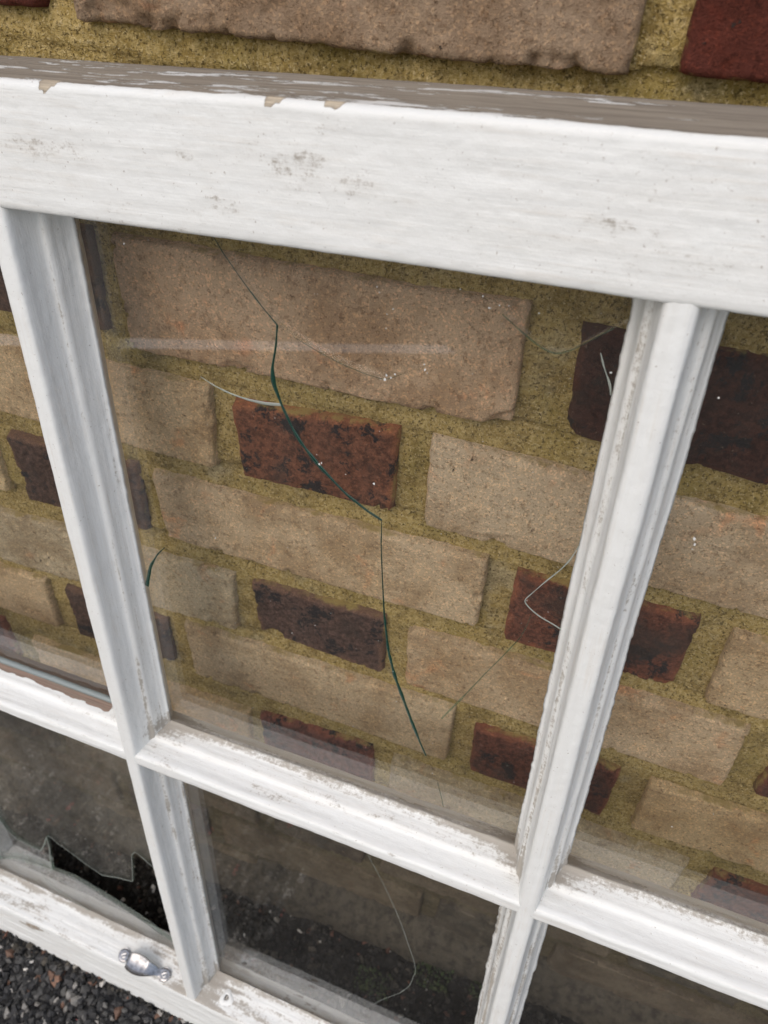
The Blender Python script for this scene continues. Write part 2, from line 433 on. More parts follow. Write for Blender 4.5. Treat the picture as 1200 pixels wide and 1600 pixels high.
# ------------------------------------------------------------------ brick wall
wall = empty('brick_wall', (0.15, 0.0, -0.66))
prop(wall, 'weathered tan and burnt red brick wall with yellow sandy mortar behind the sash', 'wall')
inv = Matrix.Translation(-wall.location)
WO = np.array(wall.location)
CH, BH = 75.14, 57.0
XF0, XF1 = -270.0, 480.0
mx = axis(-0.27, 0.48, 0.0017, 1.25, 1.6); my = axis(-0.69, 0.20, 0.0017, 0.75, 1.6); my = my[my > -0.80]
X, Yv = np.meshgrid(mx * 1000, my * 1000, indexing='ij')
ym = np.mod(Yv + 2.5 * fbm(X / 90, Yv / 90, 0, 4, 2), CH)
t_ = np.clip((ym - BH) / (CH - BH), 0, 1)
zz = -2.0 - 3.0 * t_ - 6.5 * t_ ** 5
zz = np.where(ym < BH, -3.4, zz)
zz = zz + 1.3 * fbm(X / 22, Yv / 22, 0, 11, 3) + 1.0 * fbm(X / 4.2, Yv / 4.2, 0, 12, 3, 0.75)
zz = zz + 1.6 * sstep(0.25, 0.7, fbm(X / 30, Yv / 14, 0, 13, 3))
V = np.stack([X / 1000, -zz / 1000, Yv / 1000], -1).reshape(-1, 3)
mo = link('mortar', mesh_np('mortar', V - WO, grid_faces(len(mx), len(my)), M_MORTAR), wall)
# body of the wall behind the face
hw = np.array([(a, b, c) for a in (mx[0], mx[-1]) for b in (0.006, 0.22) for c in (my[0], my[-1])])
hf = np.array([(0, 1, 3, 2), (4, 6, 7, 5), (0, 4, 5, 1), (2, 3, 7, 6), (0, 2, 6, 4), (1, 5, 7, 3)])
link('wall_core', mesh_np('wall_core', hw - WO, hf, M_MORTAR, smooth=False), wall)

TAN, GREY, PINK, OLIVE = (0.52, 0.38, 0.225), (0.46, 0.355, 0.22), (0.55, 0.375, 0.24), (0.46, 0.35, 0.20)
DRED, DBRN = (0.125, 0.048, 0.032), (0.10, 0.060, 0.045)
def make_brick(c, tone, burnt, seed, proud=2.2, fine=True, chips=()):
    """c: four face corners in mm on the wall (TL, TR, BR, BL)"""
    c = np.array(c, float)
    w = np.linalg.norm(c[1] - c[0]); h = np.linalg.norm(c[0] - c[3])
    st = 1.5 if fine else 9.0
    nx, ny = max(4, int(w / st)), max(4, int(h / st))
    s, t = np.meshgrid(np.linspace(0, 1, nx), np.linspace(0, 1, ny), indexing='ij')
    P = ((1 - s) * t)[..., None] * c[0] + (s * t)[..., None] * c[1] + (s * (1 - t))[..., None] * c[2] + ((1 - s) * (1 - t))[..., None] * c[3]
    x, y = P[..., 0], P[..., 1]
    proud = proud + 1.0
    z0 = seed * 7.31
    ew = lambda q, k: 1.5 * fbm(q / 16, k, z0, seed, 3, 0.6) + 1.4 * np.clip(fbm(q / 7, k + 5, z0, seed + 3, 2) - 0.3, 0, 1)
    # ragged outline
    x = x + (1 - s) ** 3 * np.abs(ew(y, 1.5)) * 1.2 - s ** 3 * np.abs(ew(y, 3.5)) * 1.2
    y = y + (1 - t) ** 3 * (np.abs(ew(x, 5.5)) * 1.0 + 0.8 * fbm(x / 70, 2.0, z0, seed)) - t ** 3 * (np.abs(ew(x, 7.5)) * 1.0 + 0.8 * fbm(x / 70, 9.0, z0, seed))
    dx = np.minimum(s, 1 - s) * w; dy = np.minimum(t, 1 - t) * h
    # rounded corners in the face plane
    rc = 5.0
    cx = np.clip(rc - dx, 0, rc); cy = np.clip(rc - dy, 0, rc)
    over = np.hypot(cx, cy) - rc
    d = np.where(over > 0, 0, np.minimum(np.minimum(dx, dy), -over if False else np.minimum(dx, dy)))
    r = 2.3 + 1.3 * fbm(x / 12, y / 12, z0, seed + 9, 2)
    q = np.clip(1 - d / r, 0, 1)
    z = proud - r * (1 - np.sqrt(np.clip(1 - q * q, 0, 1))) * 0.85
    z = z - np.clip(over, 0, 3) * 2.0
    z = z + 0.8 * fbm(x / 30, y / 30, z0, seed + 1, 2) + 0.5 * fbm(x / 5, y / 5, z0, seed + 2, 3, 0.65) * (1.2 if burnt else 1.0)
    if burnt:
        z = z - 1.8 * sstep(0.42, 0.6, fbm(x / 9, y / 9, z0, seed + 6, 2))
    z = z - 4.5 * sstep(0.26, 0.5, fbm(x / 8, y / 8, z0, seed + 5, 3)) * sstep(7, 1, np.minimum(dx, dy))
    z = z - 1.2 * sstep(0.45, 0.62, fbm(x / 6, y / 6, z0, seed + 15, 2))
    for (ax, ay, ar, ad) in chips:
        z = z - ad * sstep(ar, ar * 0.35, np.hypot(x - ax, y - ay) + 0.3 * ar * fbm(x / 5, y / 5, z0, seed + 8))
    ed = np.clip(1 - np.minimum(dx, dy) / 6.0, 0, 1)
    F = [grid_faces(nx, ny)]
    ctr = c.mean(0)
    V = np.stack([x - ctr[0], -z, y - ctr[1]], -1).reshape(-1, 3)
    ix = np.arange(nx * ny).reshape(nx, ny)
    ring = np.concatenate([ix[:, 0], ix[-1, 1:], ix[-2::-1, -1], ix[0, -2:0:-1]])
    bk = V[ring].copy(); bk[:, 1] = 14.0
    n = len(ring); b0 = len(V)
    k = np.arange(n); k2 = (k + 1) % n
    F.append(np.stack([ring[k], b0 + k, b0 + k2, ring[k2]], -1))
    V = np.concatenate([V, bk]) / 1000
    e = np.concatenate([ed.ravel(), np.ones(n)])
    me = mesh_np('brick', V, F, M_BURNT if burnt else M_TAN, smooth=True, attrs={'edge': e})
    o = link('brick', me, wall)
    o.location = Vector((ctr[0] / 1000, 0, ctr[1] / 1000)) - wall.location
    k = 1.0 if ctr[1] > 140 else (1.12 if burnt else 1.58)  # courses behind the sash get a lighter colour to offset lost light
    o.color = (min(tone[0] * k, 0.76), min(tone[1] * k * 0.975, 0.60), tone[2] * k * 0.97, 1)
    return o
def R4(x0, x1, y0, y1, sk=0):
    return [(x0, y1), (x1, y1 + sk), (x1, y0 + sk), (x0, y0)]
seen = [  # corners TL, TR, BR, BL (mm), tone, burnt, proud, chips
    ([(2, 214), (222, 221), (222.5, 148.4), (4, 142)], (0.46, 0.345, 0.235), 0, 5.0, [(20, 145, 14, 4)]),
    ([(237, 218), (336, 218), (336, 153), (237, 151)], (0.155, 0.044, 0.030), 2, 3.0, []),
    ([(-112, 205), (-15, 205), (-14.7, 144.5), (-112, 141)], (0.155, 0.044, 0.030), 2, 2.5, []),
    (R4(-172, 44, 68, 118), TAN, 0, 2, []), (R4(60, 154, 73, 122, 2), DRED, 1, 2, []), (R4(171, 386, 76, 128), TAN, 0, 2, []),
    ([(-2.3, 53.3), (205.7, 61.4), (207.8, -1.6), (-0.2, -7.8)], (0.455, 0.335, 0.225), 0, 3.4, [(204, 0, 9, 6), (60, -4, 5, 3)]),
    ([(227.8, 57.2), (322, 60), (323.8, 0.5), (232.3, 3.5)], (0.062, 0.025, 0.018), 1, 2.4, [(232, 5, 7, 4)]),  # dark burnt brick; shade under the top rail is in the tone too
    ([(-113, 50), (-13.6, 54.4), (-14.2, -2.2), (-113, -6)], DBRN, 1, 2.0, []),
    ([(-345, 50), (-130, 50), (-130, -8), (-345, -8)], TAN, 0, 2.0, []),
    (R4(341, 556, 2, 60), TAN, 0, 2.2, []),
    ([(56.6, -26), (152.5, -17.8), (153.2, -73.3), (61.1, -76.9)], (0.185, 0.078, 0.045), 1, 2.8, [(105, -22, 4, 4), (124, -21, 3.5, 4)]),
    ([(168.8, -17.1), (383, -17), (383, -76.5), (171.5, -77)], (0.52, 0.395, 0.27), 0, 3.0, [(212, -76, 9, 3)]),
    ([(-171, -24), (44.8, -21.6), (42.1, -78.1), (-171, -80.5)], GREY, 0, 2.0, []),
    ([(-4.0, -94.5), (210.4, -89.2), (212.0, -147.1), (-0.7, -148.5)], (0.49, 0.38, 0.25), 0, 2.8, []),
    ([(226.2, -92.7), (324.9, -89.8), (327, -147.1), (228.1, -149.3)], (0.165, 0.062, 0.038), 1, 2.6, []),
    ([(-112.8, -97), (-14.3, -93), (-14.1, -149.8), (-111.4, -154)], DBRN, 1, 2.0, []),
    ([(341.5, -91.2), (556, -90), (556, -151), (345.5, -152)], GREY, 0, 2.6, []),
    ([(-346, -100), (-126, -99), (-128, -154), (-346, -156)], TAN, 0, 2.0, []),
    ([(-165, -176), (46.4, -168.5), (45.0, -226), (-165, -233)], (0.39, 0.33, 0.225), 0, 2.2, []),
    ([(59.1, -167), (154.3, -163.5), (156.0, -222.0), (63.0, -216)], (0.11, 0.068, 0.055), 1, 2.2, [(75, -216, 8, 4)]),
    ([(169.3, -165.5), (377, -163), (382.0, -224.5), (172, -224)], (0.46, 0.36, 0.235), 0, 2.6, [(270, -224, 5, 3)]),
    (R4(398, 495, -222, -164), DRED, 1, 2, []),
    ([(-0.9, -237.0), (209.5, -236), (211.0, -300.5), (1.6, -298.5)], (0.43, 0.345, 0.225), 0, 2.6, [(198, -242, 8, 2)]),
    ([(224.4, -248.0), (324.6, -245.3), (325.9, -304.3), (227.7, -302.2)], (0.14, 0.055, 0.036), 1, 2.4, [(300, -250, 10, 3)]),
    ([(-106.9, -241.8), (-16.4, -242.3), (-16.4, -296.3), (-106.0, -299.3)], DBRN, 1, 2.0, []),
    ([(343.5, -246.5), (557, -245), (557, -305), (346, -305.1)], OLIVE, 0, 2.4, []),
    ([(-340, -245), (-124.5, -241.7), (-124.7, -299.5), (-340, -304)], GREY, 0, 2.0, []),
    ([(-165, -332), (46.4, -330), (46, -378), (-165, -381)], OLIVE, 0, 1.8, []),
    ([(55.4, -327.4), (153.4, -318.4), (156.5, -374.8), (58, -377)], (0.14, 0.055, 0.042), 1, 2.0, []),
    ([(168.9, -322), (394.5, -326), (394, -377), (169, -377)], (0.37, 0.31, 0.20), 0, 2.2, []),
    ([(411, -329), (508, -329), (508, -380), (411, -380)], DRED, 1, 2.0, []),
]
for i, (c, tone, b, pr, ch) in enumerate(seen):
    make_brick(c, tone, 1 if b == 1 else 0, 20 + i, pr, True, ch)
done = [(np.array(c)[:, 0].min(), np.array(c)[:, 0].max(), np.array(c)[:, 1].mean()) for c, *_ in seen]
P_ = 215 + 93.75 + 2 * 17.16
seed = 100
for row in range(-9, 9):
    y0 = row * CH
    for k in range(-4, 5):
        off = k * P_
        spans = [(off, off + 215, 0), (off + 232.2, off + 325.9, 1)] if row % 2 == 0 else [(off + 60.6, off + 154.4, 1), (off + 171.5, off + 386.5, 0)]
        for x0, x1, hd in spans:
            if x1 < -900 or x0 > 1150: continue
            if any(abs(m - (y0 + BH / 2)) < 30 and min(x1, b_) - max(x0, a_) > 12 for a_, b_, m in done): continue
            seed += 1
            fine = x1 > -270 and x0 < 470 and -8 <= row <= 2
            jit = lambda: rng.uniform(-1.5, 1.5)
            c = [(x0 + jit(), y0 + BH + jit()), (x1 + jit(), y0 + BH + jit()), (x1 + jit(), y0 + jit()), (x0 + jit(), y0 + jit())]
            if hd:
                tone = rng.choice([DRED, DBRN, (0.15, 0.055, 0.036)])
            else:
                tone = rng.choice([TAN, GREY, OLIVE, PINK])
            make_brick(c, tone, hd, seed, rng.uniform(1.2, 3.0), fine)
# rough cement haunch run along the foot of the wall
hx = np.arange(-0.9, 1.12, 0.005); hv = np.linspace(0, 1, 18)
X, S = np.meshgrid(hx, hv, indexing='ij')
top = -0.612 + 0.06 * X + 0.014 * fbm(X * 9, 0.5, 0, 31) + 0.007 * fbm(X * 40, 0.5, 0, 32)
Zh = (gz(X) - 0.02) * (1 - S) + top * S
Yh = -0.004 - 0.020 * (1 - S) ** 0.8 - 0.010 * np.sin(np.pi * S) + 0.004 * fbm(X * 45, S * 4, 0, 33) + 0.014 * sstep(0.85, 1, S)
link('cement_haunch', mesh_np('cement_haunch', np.stack([X, Yh, Zh], -1).reshape(-1, 3) - WO, grid_faces(len(hx), len(hv)), M_HAUNCH), wall)

# ------------------------------------------------------------------ window sash
# sash frame: u to the right, v up along the sash, w out towards the street (mm); front face of the timber at w = 0
MS = np.array([[0.99636, -0.06851, -0.05074], [0.07386, 0.99089, 0.11263], [0.04256, -0.11597, 0.99234]])
CAMW = np.array([235.49, 201.90, 301.40])
U0, V0 = -132.0, -828.0
o_w = CAMW + MS @ np.array([U0, V0, -240.0 - 22.0])
sash = empty('window_sash')
ax_u = Vector((MS[0, 0], -MS[2, 0], MS[1, 0])); ax_v = Vector((MS[0, 1], -MS[2, 1], MS[1, 1]))
ax_u.normalize(); ax_b = ax_u.cross(ax_v).normalized(); ax_v = ax_b.cross(ax_u)
ax_in = ax_v.cross(ax_u)                          # local +y: into the wall
mw = Matrix.Identity(4)
for i, a in enumerate((ax_u, ax_in, ax_v)):
    for j in range(3): mw[j][i] = a[j]
mw.translation = Vector((o_w[0], -o_w[2], o_w[1])) / 1000
sash.matrix_world = mw
prop(sash, 'old white painted six pane window sash with cracked glass leaning on the brick wall', 'window')
def SL(u, v, w):                                   # sash mm -> local metres of the Empty
    u, v, w = np.broadcast_arrays(np.asarray(u, float), np.asarray(v, float), np.asarray(w, float))
    return np.stack([(u - U0), -(w + 22.0), (v - V0)], -1) / 1000

GL = -28.0      # front of the glass
B1, B2 = -264.0, 4.5
HB = -421.0     # horizontal bar
PU0, PU1 = B1 - 268.5, B2 + 268.5
TOPV, BOTV = -23.0, -828.0
RT, RB = -72.0, -767.0

def resample(pts, step):
    out = []
    n = len(pts)
    for i in range(n):
        a = np.array(pts[i], float); b = np.array(pts[(i + 1) % n], float)
        k = max(1, int(np.linalg.norm(b - a) / step))
        for j in range(k): out.append(a + (b - a) * j / k)
    return np.array(out)
# half section of a glazing bar: (lateral, depth); front fillet, shallow hollow, step, hollow to the glass, tongue behind
half = [(0, 0.0), (3.0, -0.05), (4.3, -0.45), (5.0, -1.3), (5.5, -3.0), (6.1, -7), (7.0, -11), (7.9, -13.4), (8.6, -14.3), (10.2, -15.2), (10.9, -16.4), (11.3, -19), (12.2, -23), (13.6, -26), (15.6, -27.7)]
bar_prof = half + [(13.6, -28.2), (13.0, -31.4), (5.0, -42.0), (0, -43.0)]
bar_prof = bar_prof[::-1] + [(-a, b) for a, b in bar_prof[1:-1]]
def sweep(name, prof, axis_, ctr, l0, l1, seed, step=1.8, lump=0.28, attrfun=None, rag=0.7, pstep=0.9, raise_=0.0):
    """sweep the section along u or v; painted-over lumps and ragged paint edges come from noise"""
    pr = resample(prof, pstep)
    a, d = pr[:, 0], pr[:, 1]
    tg = np.roll(pr, -1, 0) - np.roll(pr, 1, 0)
    nn = np.stack([tg[:, 1], -tg[:, 0]], -1); nn /= np.linalg.norm(nn, axis=1, keepdims=True) + 1e-9
    area = 0.5 * np.sum(a * np.roll(d, -1) - np.roll(a, -1) * d)
    if area < 0: nn = -nn
    L = np.arange(l0, l1 + step / 2, step) if l1 > l0 else np.arange(l1, l0 + step / 2, step)
    arc = np.concatenate([[0], np.cumsum(np.linalg.norm(np.diff(pr, axis=0), axis=1))])
    LL, AR = np.meshgrid(L, arc, indexing='ij')
    A = np.repeat(a[None], len(L), 0); D = np.repeat(d[None], len(L), 0)
    disp = lump * fbm(LL / 26, AR / 5, 0, seed, 3) + 0.10 * fbm(LL / 5, AR / 2.5, 0, seed + 1, 2)
    disp = disp + 0.30 * lump / 0.28 * np.clip(fbm(LL / 60, AR / 1.6, 0, seed + 2, 2), 0, 1) * (D > GL + 1)     # runs of thick paint
    glz = sstep(3.0, 0.5, np.abs(D - GL)) * (np.abs(A) > 5)
    gate = 0.25 + 0.9 * np.clip(fbm(LL / 45, 2.5 + np.sign(A), 0, seed + 8, 2) + 0.25, 0, 1)
    disp = disp + glz * rag * gate * (1.3 * np.clip(fbm(LL / 9, 0.5 + np.sign(A), 0, seed + 4, 4, 0.7), -0.4, 1) + 0.3 * fbm(LL / 2.3, 0.5, 0, seed + 7, 2))
    A2 = A + disp * nn[None, :, 0]; D2 = D + disp * nn[None, :, 1] + raise_
    A2 = A2 + 0.5 * fbm(L / 110, 0.3, 0, seed + 5, 2)[:, None]
    if axis_ == 'v': P = SL(ctr + A2, LL, D2)
    else: P = SL(LL, ctr + A2, D2)
    at = {'dirt': np.zeros(LL.size), 'bare': np.zeros(LL.size)}
    at['along'] = np.stack([LL / 1000, AR / 1000, np.full(LL.shape, seed * 0.37)], -1).reshape(-1, 3)
    bc = np.zeros((LL.size, 3)); bc[:] = (0.30, 0.20, 0.15)
    at['barecol'] = bc
    if attrfun:
        dd = attrfun(LL, A, D, AR)
        for k in dd: at[k] = (np.zeros(LL.shape + (3,)) + dd[k]).reshape(-1, 3) if k == 'barecol' else (np.zeros(LL.shape) + dd[k]).ravel()
    nl, npf = LL.shape
    F = grid_faces(nl, npf, True)
    if (area > 0) == (axis_ == 'u'): F = F[:, ::-1]
    caps = []
    me = mesh_np(name, P.reshape(-1, 3), F, M_PAINT, True, at)
    return link(name, me, sash)

# --- glazing bars
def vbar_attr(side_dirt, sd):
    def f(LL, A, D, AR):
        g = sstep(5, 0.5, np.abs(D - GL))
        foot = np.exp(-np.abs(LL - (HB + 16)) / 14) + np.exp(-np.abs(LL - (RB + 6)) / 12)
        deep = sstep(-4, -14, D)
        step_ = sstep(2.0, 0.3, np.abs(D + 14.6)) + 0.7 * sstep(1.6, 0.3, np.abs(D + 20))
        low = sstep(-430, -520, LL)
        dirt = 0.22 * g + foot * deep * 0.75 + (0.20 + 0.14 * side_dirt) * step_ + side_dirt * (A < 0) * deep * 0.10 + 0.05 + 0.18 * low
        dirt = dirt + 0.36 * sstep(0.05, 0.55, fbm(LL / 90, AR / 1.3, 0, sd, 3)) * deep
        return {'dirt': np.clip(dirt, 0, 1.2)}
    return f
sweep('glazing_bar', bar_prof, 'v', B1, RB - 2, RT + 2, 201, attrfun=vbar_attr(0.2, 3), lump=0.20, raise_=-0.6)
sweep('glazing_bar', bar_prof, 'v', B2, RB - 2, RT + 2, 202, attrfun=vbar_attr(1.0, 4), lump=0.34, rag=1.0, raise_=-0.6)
def hbar_attr(kind, sd, l0, l1):
    def f(LL, A, D, AR):
        upp = A > 3
        g = sstep(8, 0.5, np.abs(D - GL)) * upp
        ends = np.exp(-np.abs(LL - l0) / 16) + np.exp(-np.abs(LL - l1) / 18)
        gr = sstep(0.05, 0.5, fbm(LL / 40, AR / 5, 0, sd, 3))
        dirt = 0.12 + 0.55 * g + ends * sstep(-6, -22, D) * 0.8 + 0.26 * gr * upp + 0.06 * upp
        out = {'dirt': np.clip(dirt, 0, 1.2)}
        if kind == 'peeled':
            lim = -20.5 + 2.6 * fbm(LL / 14, 0.5, 0, sd + 1, 3)
            b = sstep(1.2, -1.2, D - lim) * upp * sstep(-292, -297, LL - 0 * D)
            out['bare'] = np.where(upp, b * 1.15, 0)
            out['barecol'] = np.array((0.30, 0.20, 0.155))
        return out
    return f
def scoop(prof, dv): return prof
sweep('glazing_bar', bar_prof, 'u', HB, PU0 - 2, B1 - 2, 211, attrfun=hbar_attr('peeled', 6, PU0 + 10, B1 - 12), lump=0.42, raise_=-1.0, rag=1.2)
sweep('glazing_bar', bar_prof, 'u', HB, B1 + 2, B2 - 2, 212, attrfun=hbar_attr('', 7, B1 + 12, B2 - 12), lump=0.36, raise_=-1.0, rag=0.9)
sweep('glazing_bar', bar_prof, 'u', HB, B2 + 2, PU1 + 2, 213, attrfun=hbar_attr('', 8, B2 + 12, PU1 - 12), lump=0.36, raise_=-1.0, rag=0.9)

# --- rails and stiles: (lateral, depth) with the moulding on the inner side
inner = [(a - 5.0, d) for a, d in half[3:]]        # starts at the arris, runs to the glass
def rail_prof(width, arris, k=1.0, plain=False, slope=0.0, rnd=1.0):
    """lateral 0 at the inner arris, positive towards the glass, timber on the negative side"""
    mo_ = [(0, -1.3), (0.9, -4), (3.2, -11), (6.0, -19), (8.4, -24.5), (10.6, -27.7)] if plain else inner
    p = [(-3, -44.0), (-width + 1.0 - slope, -44.0), (-width - slope, -43.0), (-width, -arris), (-width + 0.5, -arris * 0.35), (-width + 2.2, 0.0), (-3 - 2 * rnd, 0.0), (-2.2 * rnd, -0.25), (-0.8 * rnd, -0.8)]
    p += [(a * k, d) for a, d in mo_]
    p += [(5.0 * k, -28.6), (-3, -28.8)]
    return p
def top_attr(LL, A, D, AR):
    V = RT - A                                     # height on the sash
    dirt = np.zeros(LL.shape) + 0.12 + 0.3 * sstep(0.0, 0.5, fbm(LL / 45, V / 12, 0, 48, 3))
    for (u, v, r, k) in [(-132, -45.5, 9, .95), (-143, -42, 11, .65), (-121, -44, 9, .8), (-128, -52, 8, .7), (-112, -38, 14, .5), (-155, -62, 9, .85), (-164, -64, 8, .7), (-168, -45, 4, .7), (-136, -31, 14, .45), (-190, -68, 8, .4),
                         (-20, -52, 14, .6), (-8, -46, 12, .55), (-32, -58, 12, .5), (-60, -55, 10, .45), (-75, -30, 40, .28), (40, -40, 25, .3), (-100, -60, 20, .35), (-60, -66, 8, .5), (25, -62, 14, .4)]:
        dirt = np.maximum(dirt, k * 0.72 * np.exp(-(((LL - u) / (r * 1.5)) ** 2 + ((V - v) / (r * 0.8)) ** 2)))
    dirt = np.maximum(dirt, 0.35 * sstep(9, 0, V - (RT)) * sstep(0.0, 0.5, fbm(LL / 25, 0.5, 0, 44)))
    topf = (A < -(RT * -1 + TOPV) + 3.6) * (D < -1.5) * (D > -43.5)
    nz = fbm(LL / 60, D / 7, 0, 45, 3) + 0.5 * fbm(LL / 14, D / 3, 0, 46, 2)
    bare = topf * (0.70 + 0.55 * nz + 0.3 * sstep(-40, 10, LL))
    bc = np.zeros(LL.shape + (3,)) + np.array((0.36, 0.32, 0.26))
    for (u, r, dep) in [(-224, 3.4, 3.0), (-221, 2.2, 1.5), (-133.4, 1.8, 3.0), (-131, 2.0, 1.4), (-112.8, 1.5, 1.4), (-110.5, 2.0, 2.2)]:
        ch = sstep(1.15, 0.85, np.hypot((LL - u) / r, (V - TOPV + 2.5) / dep) + 0.55 * fbm(LL / 2.5, V / 2.5, 0, 47)) * (D > -4)
        bare = np.maximum(bare, ch * 1.3)
        bc[ch > 0.2] = (0.72, 0.62, 0.47)
    return {'dirt': np.clip(dirt, 0, 1.1), 'bare': bare, 'barecol': bc}
def neg(pr): return [(-a, d) for a, d in pr]
sweep('top_rail', neg(rail_prof(TOPV - 2.5 - RT, 3.0, 0.45, slope=3.8, rnd=0.5)), 'u', RT, PU0 + 8, PU1 - 8, 221, attrfun=lambda LL, A, D, AR: top_attr(LL, -A, D, AR), lump=0.20, step=1.5, pstep=1.2)
def bot_attr(LL, A, D, AR):
    gr = sstep(0.0, 0.5, fbm(LL / 50, AR / 6, 0, 51, 3))
    up_ = A > -1.5
    dirt = 0.30 * up_ + 0.35 * gr + 0.45 * sstep(7, 0.5, np.abs(D - GL)) * up_ + 0.55 * np.exp(-np.abs(LL - (B1 + 17)) / 18) * up_ + 0.4 * np.exp(-np.abs(LL - (B1 - 14)) / 12) * up_
    bare = 0.9 * np.exp(-((LL + 168) / 26) ** 2) * sstep(-9, -1, A) * sstep(3, -1, A - 1) * sstep(-0.1, 0.4, fbm(LL / 9, AR / 3, 0, 52, 2))
    bare = np.maximum(bare, 0.75 * np.exp(-((LL + 455) / 30) ** 2) * sstep(-30, -8, A) * (A < -3) * sstep(0.0, 0.4, fbm(LL / 18, AR / 4, 0, 53, 3)))
    return {'dirt': np.clip(dirt, 0, 1.0), 'bare': bare, 'barecol': np.array((0.42, 0.36, 0.29))}
sweep('bottom_rail', rail_prof(RB - BOTV, 4.0, plain=True), 'u', RB, PU0 + 8, PU1 - 8, 222, attrfun=bot_attr, lump=0.42, step=1.8, pstep=1.0)
sweep('stile', rail_prof(45, 3.0), 'v', PU0 + 5, BOTV, TOPV, 223, lump=0.2, step=4, pstep=2, raise_=0.3)
sweep('stile', neg(rail_prof(45, 3.0)), 'v', PU1 - 5, BOTV, TOPV, 224, lump=0.2, step=4, pstep=2, raise_=0.3)

# --- glass
def slab(name, poly, w0, th, mat, parent, tilt=(0, 0)):
    """flat polygon (u, v) of glass, th thick; tilt lifts it a hair about its centre"""
    P = np.array(poly, float)
    if np.sum(P[:, 0] * np.roll(P[:, 1], -1) - np.roll(P[:, 0], -1) * P[:, 1]) < 0: P = P[::-1]
    c = P.mean(0)
    off = (P[:, 0] - c[0]) * tilt[0] + (P[:, 1] - c[1]) * tilt[1]
    f = SL(P[:, 0], P[:, 1], w0 + off); b = SL(P[:, 0], P[:, 1], w0 - th + off)
    n = len(P)
    me = bpy.data.meshes.new(name)
    faces = [list(range(n)), list(range(2 * n - 1, n - 1, -1))] + [[i, n + i, n + (i + 1) % n, (i + 1) % n] for i in range(n)]
    me.from_pydata(np.concatenate([f, b]).tolist(), [], faces)
    me.materials.append(mat); me.materials.append(M_CRACK_F if mat is M_GLASS_B else mat)
    for k, p in enumerate(me.polygons): p.material_index = 0 if k < 2 else 1
    me.update()
    return link(name, me, parent)
def rect(u0, u1, v0, v1): return [(u0, v0), (u1, v0), (u1, v1), (u0, v1)]
def ribbon(name, pts, wid, mat, parent, w=GL + 0.12, seed=0):
    """crack as a flat strip on the glass"""
    P = np.array(pts, float)
    Q = [P[0]]
    for a, b in zip(P[:-1], P[1:]):
        k = max(2, int(np.linalg.norm(b - a) / 1.5))
        for j in range(1, k + 1): Q.append(a + (b - a) * j / k)
    Q = np.array(Q)
    for _ in range(2): Q[1:-1] = (Q[:-2] + 2 * Q[1:-1] + Q[2:]) / 4
    n = len(Q)
    s = np.linspace(0, 1, n)
    wd = np.interp(s, np.linspace(0, 1, len(wid)), wid) * (0.75 + 0.5 * np.abs(fbm(s * n / 8, 0.5, 0, 60 + seed, 3)) * 2)
    tg = np.gradient(Q, axis=0); tg /= np.linalg.norm(tg, axis=1, keepdims=True) + 1e-9
    nr = np.stack([-tg[:, 1], tg[:, 0]], -1)
    A = Q + nr * wd[:, None] * 0.5; B = Q - nr * wd[:, None] * 0.5
    ring = np.stack([SL(A[:, 0], A[:, 1], w), SL(B[:, 0], B[:, 1], w), SL(B[:, 0], B[:, 1], w - 0.10), SL(A[:, 0], A[:, 1], w - 0.10)], 1)
    return link(name, mesh_np(name, ring.reshape(-1, 3), grid_faces(n, 4, True), mat), parent)
def flecks(name, pts, parent, mat, r0, seed, w=GL + 0.35):
    r = np.random.RandomState(seed); v0, f0 = ico(); Vs = []
    for (u, v) in pts:
        k = r0 * r.uniform(0.5, 1.3)
        q = v0 * (1 + 0.35 * r.randn(12, 1)) * k
        Vs.append(SL(u + q[:, 0], v + q[:, 1] * r.uniform(0.5, 1.5), w + q[:, 2] * 0.25))
    F = (np.arange(len(pts))[:, None, None] * 12 + f0[None]).reshape(-1, 3)
    o = link(name, mesh_np(name, np.concatenate(Vs), F, mat, False), parent); o['kind'] = 'stuff'
    return o
def pane(label=None):
    e = empty('glass_pane'); e.parent = sash
    if label: e['label'] = label
    return e
UM0, UM1 = B1 + 6, B2 - 6
VT, VH, VB = RT - 4, HB, RB + 4
crack2 = [(-150.4, -112.4), (-142.8, -116.4), (-131.0, -121.2), (-120.7, -124.5), (-110.4, -126.9), (-100.9, -127.9), (-92.2, -123.1), (-84.2, -118.9), (-75.2, -113.5), (-65.4, -107.3), (-55.8, -92.9), (-50.5, -96.5), (-43.9, -100.8), (-38.6, -103.7), (-33.7, -104.8), (-28.2, -102.1), (-21.2, -96.5), (-15.3, -91.7)]
crack1a = [(-182, -74), (-178.9, -78.0), (-173.8, -85.8), (-164.3, -97.6), (-157.3, -105.5), (-150.4, -112.4)]
crack1b = [(-150.4, -112.4), (-151.6, -121.9), (-154.1, -132.7), (-153.9, -139.6), (-150.3, -149.5), (-145.9, -159.1), (-141.6, -166.4), (-132.1, -177.0), (-119.1, -188.4), (-107.7, -195.3), (-100.5, -198.4)]
crack1c = [(-100.5, -198.4), (-100.4, -212.5), (-99.2, -231.7), (-97.4, -256.1), (-94.4, -279.7), (-90.1, -297.0), (-84.6, -312.1), (-78.1, -330.0), (-72.7, -343.7), (-68.7, -352.9)]
mid = pane('large cracked pane with a long green crack running down it')
low_piece = [(UM0, VH + 6), (UM1, VH + 6), (UM1, -84), (-15.3, -91.7)] + crack2[::-1][1:] + crack1a[::-1][1:] + [(UM0, -74)]
slab('glass_shard', low_piece, GL, 3.0, M_GLASS, mid)
top_piece = crack1a + crack2[1:] + [(UM1, -84), (UM1, -74)]
slab('glass_shard', top_piece, GL + 0.15, 3.0, M_GLASS, mid, (0.0004, -0.0012))
